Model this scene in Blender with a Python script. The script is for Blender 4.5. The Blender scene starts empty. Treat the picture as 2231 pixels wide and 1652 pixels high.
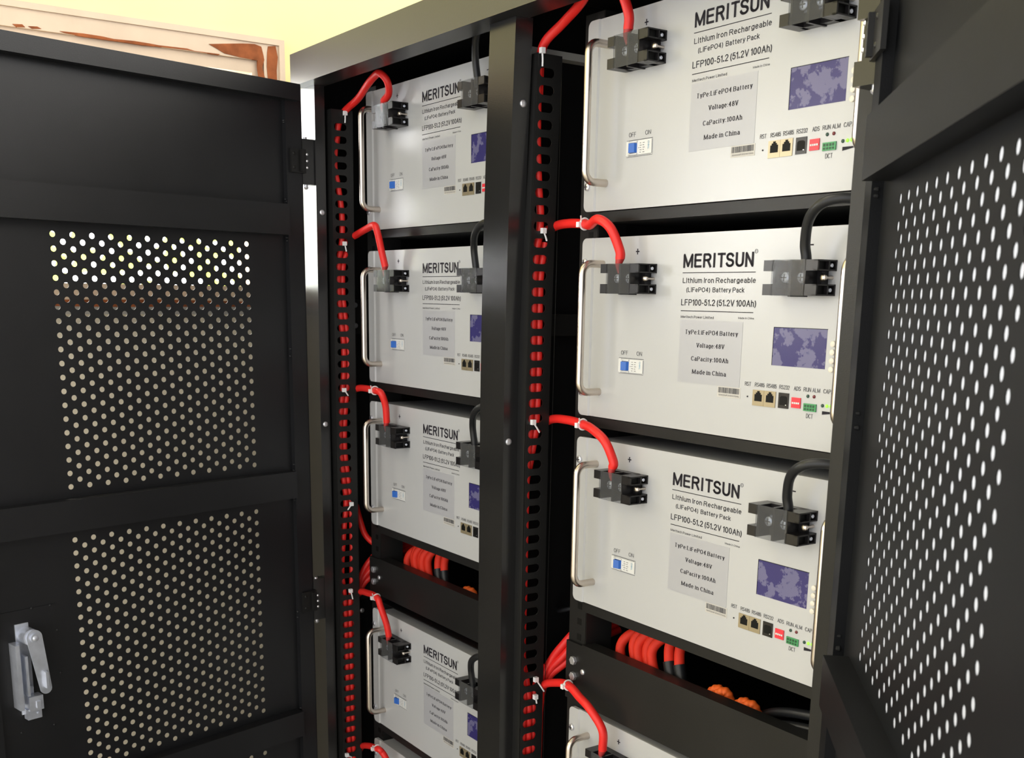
import bpy, bmesh, math, random
from mathutils import Vector, Matrix
random.seed(7)
C = bpy.context.scene.collection
W_PX, H_PX = 2231.0, 1652.0

# ------------------------------------------------------------------ helpers
def V(*a): return Vector(a)

class MB:
    """collects geometry, builds ONE mesh object"""
    def __init__(s): s.b = bmesh.new(); s.mi = 0
    def _f(s, vs, smooth=False):
        try:
            f = s.b.faces.new(vs); f.material_index = s.mi; f.smooth = smooth; return f
        except ValueError: return None
    def box(s, x0, x1, y0, y1, z0, z1, bev=0.0, seg=1):
        if x0 > x1: x0, x1 = x1, x0
        if y0 > y1: y0, y1 = y1, y0
        if z0 > z1: z0, z1 = z1, z0
        t = bmesh.new()
        n = max(1, seg); rows = []
        for i in range(n+1):
            z = z0+(z1-z0)*i/n
            rows.append([t.verts.new(p) for p in ((x0,y0,z),(x1,y0,z),(x1,y1,z),(x0,y1,z))])
        t.faces.new(rows[0][::-1]); t.faces.new(rows[-1])
        for i in range(n):
            for k in range(4):
                t.faces.new((rows[i][k], rows[i][(k+1)%4], rows[i+1][(k+1)%4], rows[i+1][k]))
        if bev > 0:
            es = [e for e in t.edges if len(e.link_faces)==2 and e.calc_face_angle(0) > .5]
            bmesh.ops.bevel(t, geom=es, offset=bev, segments=2, affect='EDGES', profile=.5)
        s.merge(t); return s
    def merge(s, t, mat=None):
        m = {}
        for v in t.verts: m[v] = s.b.verts.new(mat @ v.co if mat else v.co)
        for f in t.faces:
            g = s._f([m[v] for v in f.verts], f.smooth)
        t.free()
    def cyl(s, p0, p1, r, n=20, r1=None, caps=True):
        p0, p1 = Vector(p0), Vector(p1); d = (p1-p0).normalized()
        a = d.orthogonal().normalized(); b = d.cross(a); r1 = r if r1 is None else r1
        A = [s.b.verts.new(p0+(a*math.cos(t)+b*math.sin(t))*r) for t in [2*math.pi*i/n for i in range(n)]]
        B = [s.b.verts.new(p1+(a*math.cos(t)+b*math.sin(t))*r1) for t in [2*math.pi*i/n for i in range(n)]]
        for i in range(n): s._f((A[i],A[(i+1)%n],B[(i+1)%n],B[i]), True)
        if caps:
            A2 = [s.b.verts.new(v.co) for v in A]; B2 = [s.b.verts.new(v.co) for v in B]
            s._f(A2[::-1]); s._f(B2)
        return s
    def dome(s, c, d, r, h, n=20, k=5):
        c = Vector(c); d = Vector(d).normalized(); a = d.orthogonal().normalized(); b = d.cross(a)
        prev = None
        for j in range(k+1):
            t = j/k*math.pi/2; rr = r*math.cos(t); hh = h*math.sin(t)
            if j == k:
                top = s.b.verts.new(c+d*hh)
                for i in range(n): s._f((prev[i], prev[(i+1)%n], top), True)
            else:
                cur = [s.b.verts.new(c+d*hh+(a*math.cos(x)+b*math.sin(x))*rr) for x in [2*math.pi*i/n for i in range(n)]]
                if prev:
                    for i in range(n): s._f((prev[i],prev[(i+1)%n],cur[(i+1)%n],cur[i]), True)
                prev = cur
        return s
    def tube(s, pts, r, n=12, sub=6, rr=None, caps=True):
        pts = [Vector(p) for p in pts]
        P = catmull(pts, sub) if sub > 1 else pts
        N = len(P)
        t0 = (P[1]-P[0]).normalized(); a = t0.orthogonal().normalized(); prev = None; first = None
        for i, p in enumerate(P):
            t = (P[min(i+1,N-1)]-P[max(i-1,0)]).normalized()
            a = (a - t*a.dot(t)).normalized(); b = t.cross(a)
            q = r if rr is None else rr(i/(N-1))
            cur = [s.b.verts.new(p+(a*math.cos(x)+b*math.sin(x))*q) for x in [2*math.pi*k/n for k in range(n)]]
            if prev:
                for k in range(n): s._f((prev[k],prev[(k+1)%n],cur[(k+1)%n],cur[k]), True)
            else: first = cur
            prev = cur
        if caps:
            s._f([s.b.verts.new(v.co) for v in first][::-1]); s._f([s.b.verts.new(v.co) for v in prev])
        return s
    def prism(s, poly, o, u, v, d):
        """polygon (2D) in plane o+u*a+v*b, extruded by vector d"""
        o, u, v, d = Vector(o), Vector(u), Vector(v), Vector(d)
        A = [s.b.verts.new(o+u*a+v*b) for a, b in poly]; B = [s.b.verts.new(x.co+d) for x in A]
        s._f(A[::-1]); s._f(B); n = len(A)
        for i in range(n): s._f((A[i],A[(i+1)%n],B[(i+1)%n],B[i]))
        return s
    def xf(s, fn):
        for v in s.b.verts: v.co = Vector(fn(*v.co))
        return s
    def build(s, name, mats, parent=None, recalc=True):
        if recalc: bmesh.ops.recalc_face_normals(s.b, faces=s.b.faces[:])
        me = bpy.data.meshes.new(name); s.b.to_mesh(me); s.b.free()
        for m in (mats if isinstance(mats, (list, tuple)) else [mats]): me.materials.append(m)
        o = bpy.data.objects.new(name, me); C.objects.link(o)
        if parent: o.parent = parent
        return o

def catmull(P, sub):
    out = []
    Q = [P[0]*2-P[1]]+list(P)+[P[-1]*2-P[-2]]
    for i in range(1, len(Q)-2):
        a, b, c, d = Q[i-1:i+3]
        for k in range(sub):
            t = k/sub
            out.append(.5*((2*b)+(c-a)*t+(2*a-5*b+4*c-d)*t*t+(3*b-a-3*c+d)*t**3))
    out.append(P[-1]); return out

def tag(o, label=None, cat=None, group=None, kind=None):
    if label: o['label'] = label
    if cat: o['category'] = cat
    if group: o['group'] = group
    if kind: o['kind'] = kind
    return o
def empty(name, loc=(0,0,0), rz=0, parent=None):
    o = bpy.data.objects.new(name, None); C.objects.link(o); o.empty_display_size = .05
    o.location = loc; o.rotation_euler = (0,0,rz)
    if parent: o.parent = parent
    return o
def children(o): return CH.get(o.name, [])
def copy_tree(o, kids, parent=None):
    c = o.copy(); C.objects.link(c)
    if parent: c.parent = parent
    for ch in kids.get(o, []): copy_tree(ch, kids, c)
    return c

# ------------------------------------------------------------------ materials
def mat(name, col, rough=.5, metal=0, spec=.5, bump=0, bscale=400, var=0, vscale=30, coat=0, emis=None, estr=0, trans=0, alpha=1, ior=1.5):
    m = bpy.data.materials.new(name); m.use_nodes = True; nt = m.node_tree; b = nt.nodes['Principled BSDF']
    b.inputs['Base Color'].default_value = (*col, 1); b.inputs['Roughness'].default_value = rough
    b.inputs['Metallic'].default_value = metal; b.inputs['Specular IOR Level'].default_value = spec
    b.inputs['IOR'].default_value = ior
    b.inputs['Transmission Weight'].default_value = trans; b.inputs['Alpha'].default_value = alpha
    if coat: b.inputs['Coat Weight'].default_value = coat; b.inputs['Coat Roughness'].default_value = .1
    if emis: b.inputs['Emission Color'].default_value = (*emis,1); b.inputs['Emission Strength'].default_value = estr
    tc = nt.nodes.new('ShaderNodeTexCoord')
    if var:
        n = nt.nodes.new('ShaderNodeTexNoise'); n.inputs['Scale'].default_value = vscale; n.inputs['Detail'].default_value = 6
        nt.links.new(tc.outputs['Object'], n.inputs['Vector'])
        r = nt.nodes.new('ShaderNodeMapRange'); r.inputs[1].default_value = .3; r.inputs[2].default_value = .7
        r.inputs[3].default_value = 1-var; r.inputs[4].default_value = 1+var
        nt.links.new(n.outputs['Fac'], r.inputs[0])
        mx = nt.nodes.new('ShaderNodeMix'); mx.data_type = 'RGBA'; mx.blend_type = 'MULTIPLY'; mx.inputs[0].default_value = 1
        mx.inputs[6].default_value = (*col,1); nt.links.new(r.outputs[0], mx.inputs[7]); nt.links.new(mx.outputs[2], b.inputs['Base Color'])
    if bump:
        n = nt.nodes.new('ShaderNodeTexNoise'); n.inputs['Scale'].default_value = bscale; n.inputs['Detail'].default_value = 3
        nt.links.new(tc.outputs['Object'], n.inputs['Vector'])
        bp = nt.nodes.new('ShaderNodeBump'); bp.inputs['Strength'].default_value = bump; bp.inputs['Distance'].default_value = .001
        nt.links.new(n.outputs['Fac'], bp.inputs['Height']); nt.links.new(bp.outputs['Normal'], b.inputs['Normal'])
    return m
M = {}
M['black'] = mat('black_powder_coated_steel', (.012,.012,.012), .38, 0, .28, .12, 900, .12, 12)
M['gloss'] = mat('semi_gloss_black_steel', (.013,.013,.0135), .22, 0, .6, .05, 500, .1, 9)
M['door'] = mat('door_black_steel', (.0115,.012,.0140), .40, 0, .34, .15, 900, .12, 10)
M['inside'] = mat('matt_black_steel', (.006,.006,.0065), .55, 0, .2, .1, 500)
M['case'] = mat('light_grey_powder_coat', (.475,.483,.490), .27, 0, .5, .05, 1500, .01, 8)
M['steel'] = mat('brushed_stainless_steel', (.62,.56,.50), .28, 1, .5, .05, 700)
M['zinc'] = mat('zinc_plated_steel', (.64,.68,.78), .30, .6, .5, .1, 300, .1, 60)
M['bolt'] = mat('bright_bolt_steel', (.72,.73,.78), .35, .8)
M['plastic'] = mat('black_moulded_plastic', (.011,.010,.011), .3, 0, .4)
M['plastic2'] = mat('dark_recess_plastic', (.004,.004,.004), .5, 0, .2)
M['ink'] = mat('black_ink', (.018,.016,.022), .6, 0, .2)
M['inkgrey'] = mat('grey_ink', (.10,.10,.105), .6, 0, .2)
M['red'] = mat('red_cable_sheath', (.80,.022,.018), .42, 0, .45)
M['redorange'] = mat('red_braided_cable_sheath', (.70,.03,.012), .6, 0, .3, .25, 1500)
M['blackcable'] = mat('black_cable_sheath', (.012,.013,.015), .4, 0, .4)
M['orange'] = mat('orange_sleeve', (.85,.14,.02), .5, 0, .3)
M['tie'] = mat('white_nylon', (.82,.82,.84), .4, 0, .4)
M['blue'] = mat('blue_toggle_plastic', (.03,.13,.50), .35)
M['white'] = mat('white_breaker_plastic', (.66,.67,.66), .4)
M['sticker'] = mat('satin_silver_label', (.405,.41,.435), .36, .03, .5)
M['barcode'] = mat('label_paper', (.50,.485,.455), .5)
M['port'] = mat('tan_metal_port_shell', (.38,.32,.21), .35, .5)
M['portdark'] = mat('port_cavity', (.004,.004,.004), .6, 0, .2)
M['redsw'] = mat('red_switch_plastic', (.72,.03,.05), .4)
M['green'] = mat('green_connector_plastic', (.05,.28,.10), .4)
M['greendark'] = mat('green_connector_cavity', (.015,.07,.03), .5)
M['button'] = mat('cream_button_plastic', (.72,.68,.58), .4)
M['ledgreen'] = mat('lit_green_lamp', (.25,.7,.05), .4, emis=(.3,.9,.06), estr=.75)
M['leddark'] = mat('unlit_green_lamp', (.02,.06,.04), .3)
M['ledred'] = mat('unlit_red_lamp', (.14,.015,.02), .3)
M['lettering_blue'] = mat('blue_ink', (.15,.35,.5), .5)
M['wall'] = mat('pale_yellow_plaster', (.93,.84,.42), .8, 0, .2, .15, 60, .03, 5)
M['trim'] = mat('weathered_cream_paint', (.72,.57,.42), .6, 0, .3, .25, 80, .06, 14)
M['peel'] = mat('bare_reddish_wood', (.30,.09,.03), .8, 0, .2, .3, 120, .35, 40)
M['floor'] = mat('grey_concrete', (.50,.48,.44), .85, 0, .2, .3, 60, .12, 4)
M['leaf'] = mat('leaf', (.62,.74,.22), .5, 0, .3)
M['bark'] = mat('bark', (.12,.07,.04), .9)

def clear_mat():
    m = bpy.data.materials.new('clear_acrylic'); m.use_nodes = True; nt = m.node_tree; nt.nodes.clear()
    o = nt.nodes.new('ShaderNodeOutputMaterial'); mix = nt.nodes.new('ShaderNodeMixShader')
    t = nt.nodes.new('ShaderNodeBsdfTransparent'); t.inputs[0].default_value = (.86,.87,.88,1)
    p = nt.nodes.new('ShaderNodeBsdfPrincipled'); p.inputs['Base Color'].default_value = (.20,.20,.20,1)
    p.inputs['Roughness'].default_value = .12
    lw = nt.nodes.new('ShaderNodeLayerWeight'); lw.inputs[0].default_value = .35
    mr = nt.nodes.new('ShaderNodeMapRange'); mr.inputs[3].default_value = .03; mr.inputs[4].default_value = .40
    nt.links.new(lw.outputs['Fresnel'], mr.inputs[0]); nt.links.new(mr.outputs[0], mix.inputs[0])
    nt.links.new(t.outputs[0], mix.inputs[1]); nt.links.new(p.outputs[0], mix.inputs[2]); nt.links.new(mix.outputs[0], o.inputs[0])
    return m
M['clear'] = clear_mat()

def glass_mat():
    m = bpy.data.materials.new('window_glass'); m.use_nodes = True; nt = m.node_tree; nt.nodes.clear()
    o = nt.nodes.new('ShaderNodeOutputMaterial'); mix = nt.nodes.new('ShaderNodeMixShader'); mix.inputs[0].default_value = .06
    t = nt.nodes.new('ShaderNodeBsdfTransparent'); g = nt.nodes.new('ShaderNodeBsdfGlossy'); g.inputs['Roughness'].default_value = .02
    nt.links.new(t.outputs[0], mix.inputs[1]); nt.links.new(g.outputs[0], mix.inputs[2]); nt.links.new(mix.outputs[0], o.inputs[0])
    return m
M['glass'] = glass_mat()

def lcd_mat():
    m = bpy.data.materials.new('blue_display_with_peeling_film'); m.use_nodes = True; nt = m.node_tree; b = nt.nodes['Principled BSDF']
    tc = nt.nodes.new('ShaderNodeTexCoord'); oi = nt.nodes.new('ShaderNodeObjectInfo')
    sc = nt.nodes.new('ShaderNodeVectorMath'); sc.operation = 'SCALE'; sc.inputs['Scale'].default_value = 40
    nt.links.new(tc.outputs['Object'], sc.inputs[0])
    add = nt.nodes.new('ShaderNodeVectorMath'); add.operation = 'ADD'
    sc2 = nt.nodes.new('ShaderNodeVectorMath'); sc2.operation = 'SCALE'; sc2.inputs['Scale'].default_value = 3.1
    nt.links.new(oi.outputs['Location'], sc2.inputs[0])
    nt.links.new(sc.outputs[0], add.inputs[0]); nt.links.new(sc2.outputs[0], add.inputs[1])
    n = nt.nodes.new('ShaderNodeTexNoise'); n.inputs['Scale'].default_value = 1.1; n.inputs['Detail'].default_value = 5; n.inputs['Roughness'].default_value = .62
    nt.links.new(add.outputs[0], n.inputs['Vector'])
    cr = nt.nodes.new('ShaderNodeValToRGB'); e = cr.color_ramp.elements
    e[0].position = .50; e[0].color = (.034,.029,.14,1); e[1].position = .535; e[1].color = (.13,.125,.24,1)
    nt.links.new(n.outputs['Fac'], cr.inputs[0]); nt.links.new(cr.outputs[0], b.inputs['Base Color'])
    b.inputs['Roughness'].default_value = .25; b.inputs['Specular IOR Level'].default_value = .4
    return m
M['lcd'] = lcd_mat()

# ------------------------------------------------------------------ lettering: drawn with strokes
def A(cx, cy, rx, ry, a0, a1):
    n = max(4, int(abs(a1-a0)/20)); return [(cx+rx*math.cos(math.radians(a0+(a1-a0)*i/n)), cy+ry*math.sin(math.radians(a0+(a1-a0)*i/n))) for i in range(n+1)]
X_ = .72
G = {
'M':[[(0,0),(0,1),(.41,.06),(.82,1),(.82,0)]], 'E':[[(.58,1),(0,1),(0,0),(.60,0)],[(0,.52),(.54,.52)]],
'R':[[(0,0),(0,1),(.38,1)]+A(.38,.76,.24,.24,80,-90)+[(0,.52)],[(.36,.52),(.64,0)]], 'I':[[(0,0),(0,1)]],
'T':[[(0,1),(.64,1)],[(.32,1),(.32,0)]], 'S':[A(.32,.755,.28,.245,20,250)+A(.32,.25,.31,.25,70,-165)],
'U':[[(0,1)]+A(.3,.3,.3,.3,180,360)+[(.6,1)]], 'N':[[(0,0),(0,1),(.6,0),(.6,1)]], 'L':[[(0,1),(0,0),(.52,0)]],
'F':[[(.58,1),(0,1),(0,0)],[(0,.52),(.5,.52)]], 'P':[[(0,0),(0,1),(.36,1)]+A(.36,.74,.24,.26,80,-90)+[(0,.48)]],
'O':[A(.36,.5,.36,.5,0,360)], 'D':[[(0,0),(0,1),(.28,1)]+A(.28,.5,.36,.5,80,-90)+[(0,0)]], 'C':[A(.35,.5,.35,.5,40,320)],
'V':[[(0,1),(.31,0),(.62,1)]], 'A':[[(0,0),(.32,1),(.64,0)],[(.12,.34),(.52,.34)]],
'B':[[(0,0),(0,1),(.34,1)]+A(.34,.765,.21,.235,80,-90)+[(0,.53)],[(.34,.53)]+A(.34,.265,.25,.265,80,-90)+[(0,0)]],
'Y':[[(0,1),(.3,.45),(.6,1)],[(.3,.45),(.3,0)]], 'H':[[(0,0),(0,1)],[(.6,0),(.6,1)],[(0,.52),(.6,.52)]],
'i':[[(0,0),(0,X_)],[(0,.90),(0,1.02)]], 't':[[(.13,.95),(.13,.14),(.17,.03),(.28,0)],[(0,X_),(.28,X_)]],
'h':[[(0,0),(0,1)],[(0,.5)]+A(.21,.5,.21,.22,170,0)+[(.42,0)]], 'n':[[(0,0),(0,X_)],[(0,.5)]+A(.21,.5,.21,.22,170,0)+[(.42,0)]],
'u':[[(0,X_)]+A(.21,.22,.21,.22,180,350)+[(.42,.24)],[(.42,X_),(.42,0)]],
'm':[[(0,0),(0,X_)],[(0,.5)]+A(.18,.52,.18,.2,170,0)+[(.36,0)],[(.36,.5)]+A(.54,.52,.18,.2,170,0)+[(.72,0)]],
'r':[[(0,0),(0,X_)],[(0,.46)]+A(.20,.48,.20,.24,170,80)], 'o':[A(.23,.36,.23,.36,0,360)], 'c':[A(.23,.36,.23,.36,45,315)],
'e':[[(0,.38),(.44,.38)]+A(.23,.36,.23,.36,10,315)], 'a':[A(.21,.5,.18,.22,155,0)+[(.39,0)],[(.39,.42),(.2,.41)]+A(.16,.205,.16,.205,100,270)+[(.24,.01),(.38,.14)]],
'g':[A(.22,.37,.22,.35,0,360),[(.44,X_),(.44,0)]+A(.22,-.02,.22,.2,0,-150)], 'b':[[(0,0),(0,1)],A(.23,.36,.23,.36,0,360)],
'd':[[(.46,0),(.46,1)],A(.23,.36,.23,.36,0,360)], 'l':[[(0,0),(0,1)]], 'y':[[(0,X_),(.22,.02)],[(.44,X_),(.2,-.08),(.12,-.2),(.02,-.22)]],
'k':[[(0,0),(0,1)],[(.40,X_),(0,.26)],[(.14,.40),(.42,0)]], 'w':[[(0,X_),(.15,0),(.3,X_),(.45,0),(.6,X_)]],
'(':[A(.3,.38,.3,.66,125,235)], ')':[A(-.26,.38,.3,.66,55,-55)], '.':[[(0,.02),(.10,.02)],[(0,.13),(.10,.13)]], ':':[[(0,0),(0,.12)],[(0,.58),(0,.70)]], '-':[[(0,.38),(.26,.38)]],
'0':[A(.25,.5,.25,.5,0,360)], '1':[[(.02,.8),(.2,1),(.2,0)]], '2':[A(.26,.72,.24,.28,165,-25)+[(0,0),(.52,0)]],
'3':[A(.24,.745,.22,.255,160,-80),A(.24,.26,.26,.27,85,-165)], '4':[[(.38,0),(.38,1),(0,.3),(.54,.3)]],
'5':[[(.46,1),(.08,1),(.04,.52)]+A(.24,.33,.25,.33,130,-160)], '7':[[(0,1),(.5,1),(.18,0)]], '8':[A(.25,.75,.20,.25,0,360),A(.25,.26,.25,.26,0,360)]}
def text_into(mb, s, x0, x1, z0, z1, y, th=.12, serif=False, rot90=False):
    """letters of string s between x0..x1; z0 = baseline, z1 = capital height; th = stem width / capital height"""
    cap = (z1-z0) if not rot90 else (x1-x0)
    gap = .10+th*1.1; pos = 0; items = []
    for ch in s:
        if ch == ' ': pos += .26; continue
        g = G[ch]; w = max(p[0] for st in g for p in st); m0 = min(p[0] for st in g for p in st)
        if ch in 'IT' and items and last in 'RI': pos += .06
        if ch == 'S' and items and last == 'T': pos -= .09
        last = ch
        items.append((pos-m0, g)); pos += w-m0+gap+(.06 if serif else 0)
    total = pos-gap-(.06 if serif else 0)
    L = (x1-x0) if not rot90 else (z1-z0)
    w = th*cap; sx = (L-w)/total; ins = w*.42; sz = (cap-2*ins)
    def quad(ps):
        if rot90: vs = [V(x1-b, y, z1-a) for a, b in ps]
        else: vs = [V(x0+a, y, z0+b) for a, b in ps]
        mb._f([mb.b.verts.new(v) for v in vs])
    for px, g in items:
        for st in g:
            P = [(w/2+(px+a)*sx, ins+b*sz) for a, b in st]
            hw = []
            for i in range(len(P)-1):
                dx, dy = P[i+1][0]-P[i][0], P[i+1][1]-P[i][1]; l = math.hypot(dx, dy) or 1e-9
                k = (.42+.58*abs(dy)/l) if serif else (.80+.20*abs(dy)/l)
                h = w*k/2; nx, ny = -dy/l*h, dx/l*h; hw.append(h)
                e0 = h*.9 if i == 0 and not serif else 0; e1 = h*.9 if i == len(P)-2 and not serif else 0
                a = (P[i][0]-dx/l*e0, P[i][1]-dy/l*e0); b = (P[i+1][0]+dx/l*e1, P[i+1][1]+dy/l*e1)
                quad([(a[0]+nx,a[1]+ny),(b[0]+nx,b[1]+ny),(b[0]-nx,b[1]-ny),(a[0]-nx,a[1]-ny)])
            for i in range(1, len(P)-1):
                r = min(hw[i-1], hw[i]); quad([(P[i][0]+r*math.cos(t*math.pi/4), P[i][1]+r*math.sin(t*math.pi/4)) for t in range(8)])
            if serif:
                for (q, r2, sq) in ((P[0],P[1],st[0]),(P[-1],P[-2],st[-1])):
                    dx, dy = abs(q[0]-r2[0]), abs(q[1]-r2[1])
                    if dy > 2*dx and sq[1] in (0, 1, X_) and dy > .2*cap:
                        hh = w*.20; quad([(q[0]-w*.95,q[1]-hh),(q[0]+w*.95,q[1]-hh),(q[0]+w*.95,q[1]+hh),(q[0]-w*.95,q[1]+hh)])

# ------------------------------------------------------------------ battery pack (origin: lower left corner of its front, front = y 0, facing -y)
PW, PH = .4826, .2236
def terminal_block(parent, x0, clear_name='cover'):
    w = .0699; z0, z1, d = .1556, .1904, .029; x1 = x0+w; zm0, zm1 = .1668, .1797
    m = MB()
    m.box(x0+.010, x1-.010, -.010, 0, z0, z1)                       # base
    for (za, zb) in ((z0, zm0), (zm1, z1)):
        m.box(x0, x0+.0125, -d, 0, za, zb, .0005)                     # left lugs
        # right lugs with pocket: floor, rim walls
        m.box(x1-.0160, x1-.0050, -d, 0, za, zb, .0005)
        m.box(x1-.0052, x1, -d, -d+.002, za, zb); m.box(x1-.0052, x1, -.002, 0, za, zb)
        m.box(x1-.0052, x1, -d, 0, za, za+.0014); m.box(x1-.0052, x1, -d, 0, zb-.0014, zb)
        m.box(x1-.0052, x1, -.0125, -.0110, za, zb)
    m.box(x0+.0120, x0+.0145, -.0275, 0, z0, z1)                      # chamber walls
    m.box(x1-.0185, x1-.0155, -.0275, 0, z0, z1)
    m.box(x0+.0320, x0+.0350, -.0265, 0, z0-.0012, z1)              # divider
    m.mi = 1
    for (za, zb) in ((z0, zm0), (zm1, z1)):
        m.box(x1-.0051, x1-.0042, -d+.002, -.002, za+.0014, zb-.0014)
    o = m.build('terminal_block', [M['plastic'], M['plastic2']], parent); o['label'] = 'black plastic block with clear cover'
    s = MB()                                                          # zinc busbar screws
    for cx in (x0+.0225, x0+.0440):
        s.cyl((cx,-.010,.1733),(cx,-.0195,.1733),.0035,14); s.cyl((cx,-.0195,.1733),(cx,-.0215,.1733),.0052,18)
        s.dome((cx,-.0215,.1733),(0,-1,0),.0052,.0014,18,3)
    s.box(x0+.017, x1-.022, -.0135, -.010, .168, .1786)
    s.mi = 1
    for cx in (x0+.0225, x0+.0440):
        s.box(cx-.0034,cx+.0034,-.0232,-.0226,.1727,.1739); s.box(cx-.0006,cx+.0006,-.0232,-.0226,.1699,.1767)
    q = s.build('terminal_screw', [M['zinc'], M['inkgrey']], o); q['label'] = 'zinc cross head screws on the busbar'
    c = MB().box(x0+.0119, x1-.0155, -.0300, -.0288, z0-.0003, z1+.0003, .0003).build('cover', M['clear'], o); c['label'] = 'clear acrylic cover'
    f = MB()
    f.cyl((x1-.0050,0,.1733),(x1-.0050,-.0120,.1733),.0019,12); f.cyl((x1-.0050,-.0120,.1733),(x1-.0050,-.0150,.1733),.0036,16,.0040); f.dome((x1-.0050,-.0150,.1733),(0,-1,0),.0040,.0014,16,3)
    f.build('fixing_screw', M['steel'], o)
    for zc in ((z0+zm0)/2, (zm1+z1)/2):
        MB().cyl((x1-.0048,-.0065,zc),(x1-.0010,-.0065,zc),.0021,12).dome((x1-.0010,-.0065,zc),(1,0,0),.0021,.0008,12,3).build('end_screw', M['zinc'], o)

def make_pack():
    root = empty('battery_pack')
    # case: folded steel box behind the front
    m = MB().box(.0235, PW-.0235, .003, .42, .0015, PH-.0015, .0012)
    m.build('case', M['case'], root)
    # front panel
    m = MB().box(.0215, PW-.0215, 0, .003, 0, PH, .0006); m.build('front_panel', M['case'], root)
    def ear(x0, x1):
        r = .008; pts = []
        zs = ((x0, 0, 1), (x0, PH, 2)) if x0 < .1 else ((x1, 0, 1), (x1, PH, 2))
        pts.append((x1 if x0 < .1 else x0, 0))
        s = 1 if x0 < .1 else -1; xe = x0 if x0 < .1 else x1
        for k in range(7):
            a = math.pi/2*k/6; pts.append((xe+s*(r-r*math.sin(a)), r-r*math.cos(a)))
        for k in range(7):
            a = math.pi/2*k/6; pts.append((xe+s*(r-r*math.cos(a)), PH-r+r*math.sin(a)))
        pts.append((x1 if x0 < .1 else x0, PH))
        m = MB().prism(pts, (0,-.0022,0), (1,0,0), (0,0,1), (0,.0052,0))
        xi = x1 if x0 < .1 else x0
        # sloped lip where the ear meets the front
        m.prism([(xi,-.0022),(xi+s*.0018,-.0002),(xi+s*.0018,.003),(xi,.003)], (0,0,0), (1,0,0), (0,1,0), (0,0,PH))
        return m.build('mounting_ear', M['case'], root)
    ear(0, .0198); ear(PW-.0198, PW)
    for x in (.0075, PW-.0075):
        for z in (.030, PH-.030):
            m = MB().cyl((x,-.0022,z),(x,-.0046,z),.0046,16).dome((x,-.0046,z),(0,-1,0),.0046,.0012,16,3); m.mi = 1
            m.box(x-.003,x+.003,-.0061,-.0055,z-.0005,z+.0005); m.box(x-.0005,x+.0005,-.0061,-.0055,z-.003,z+.003)
            m.build('rack_screw', [M['bolt'], M['ink']], root)
    for x in (.040, PW-.040):
        z0, z1, d, R = .0325, .1915, .0325, .013
        pts = [(x,0,z0),(x,-d+R,z0)]
        for k in range(1,7):
            a = math.pi/2*k/6; pts.append((x,-d+R-R*math.sin(a),z0+R-R*math.cos(a)))
        for k in range(0,7):
            a = math.pi/2*k/6; pts.append((x,-d+R-R*math.cos(a),z1-R+R*math.sin(a)))
        pts.append((x,0,z1))
        o = MB().tube(pts, .0047, 16, 1).build('handle', M['steel'], root); o['label'] = 'bent brushed steel pull handle'
    terminal_block(root, .0709); terminal_block(root, .3352)
    # breaker
    m = MB()
    m.box(.0784,.0810,-.0003,.0005,.0595,.0779); m.box(.1222,.1235,-.0003,.0005,.0595,.0779)
    m.box(.0784,.1235,-.0016,.0004,.0608,.0768,.0003)
    m.box(.0850,.0990,-.0034,-.0010,.0609,.0625); m.box(.0850,.0990,-.0034,-.0010,.0747,.0763); m.box(.0850,.0866,-.0034,-.0010,.0609,.0763)
    m.mi = 1; m.box(.0780,.1238,-.00045,.0003,.0776,.0781); m.box(.0780,.1238,-.0003,.0003,.0590,.0594)
    br = m.build('circuit_breaker', [M['white'], M['inkgrey']], root); br['label'] = 'white miniature breaker in its cut-out'
    m = MB(); m.prism([(.0872,-.001),(.0872,-.0058),(.0890,-.0072),(.0968,-.0050),(.0982,-.0010)], (0,0,.0632),(1,0,0),(0,1,0),(0,0,.0106)); m.build('toggle', M['blue'], br)
    m = MB()
    for i in range(5):
        for j in range(2): m.box(.1030+.0052*j,.1030+.0052*j+.0024+.001*((i+j)%2),-.00175,-.0015,.0628+i*.0026,.0628+i*.0026+.0006)
    m.box(.1003,.1020,-.00175,-.0015,.0680,.0685)
    m.build('small_print', M['inkgrey'], br)
    m = MB(); text_into(m, 'CHNT', .1172, .1200, .0655, .0748, -.0018, .16, rot90=True); m.build('maker_print', M['lettering_blue'], br)
    # display
    m = MB(); zb, zt, xa, xb = .0832, .1226, .3289, .3994
    m.box(xa,xb,-.0003,.0005,zb,zt)
    s = m.build('display_screen', M['lcd'], root); s['label'] = 'blue display with a crinkled film on it'
    m = MB()
    m.box(xa-.0005,xb+.0005,-.0005,.0004,zt,zt+.0006); m.box(xa-.0006,xa,-.0005,.0004,zb,zt)
    m.build('bezel', M['plastic2'], s)
    # rating sticker
    m = MB().box(.1850,.2838,-.0003,.0003,.0560,.1271); st = m.build('rating_sticker', M['sticker'], root); st['label'] = 'satin silver printed sticker'
    m = MB()
    text_into(m,'TyPe:LiFePO4 Battery',.1940,.2772,.1110,.1164,-.0005,.20,True)
    text_into(m,'Voltage:48V',.2137,.2579,.0964,.1018,-.0005,.20,True)
    text_into(m,'CaPacity:100Ah',.2060,.2648,.0812,.0866,-.0005,.20,True)
    text_into(m,'Made in China',.2087,.2625,.0664,.0718,-.0005,.20,True)
    m.build('sticker_lettering', M['ink'], st)
    # barcode
    m = MB().box(.2507,.2858,-.0003,.0003,.0436,.0556); bc = m.build('barcode_label', M['barcode'], root)
    m = MB(); x = .2522; rnd = random.Random(3)
    while x < .2835:
        w = rnd.choice((.0003,.0005,.0008,.0011)); m.box(x,x+w,-.0005,-.0003,.0484,.0545); x += w+rnd.choice((.0003,.0004,.0007))
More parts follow.
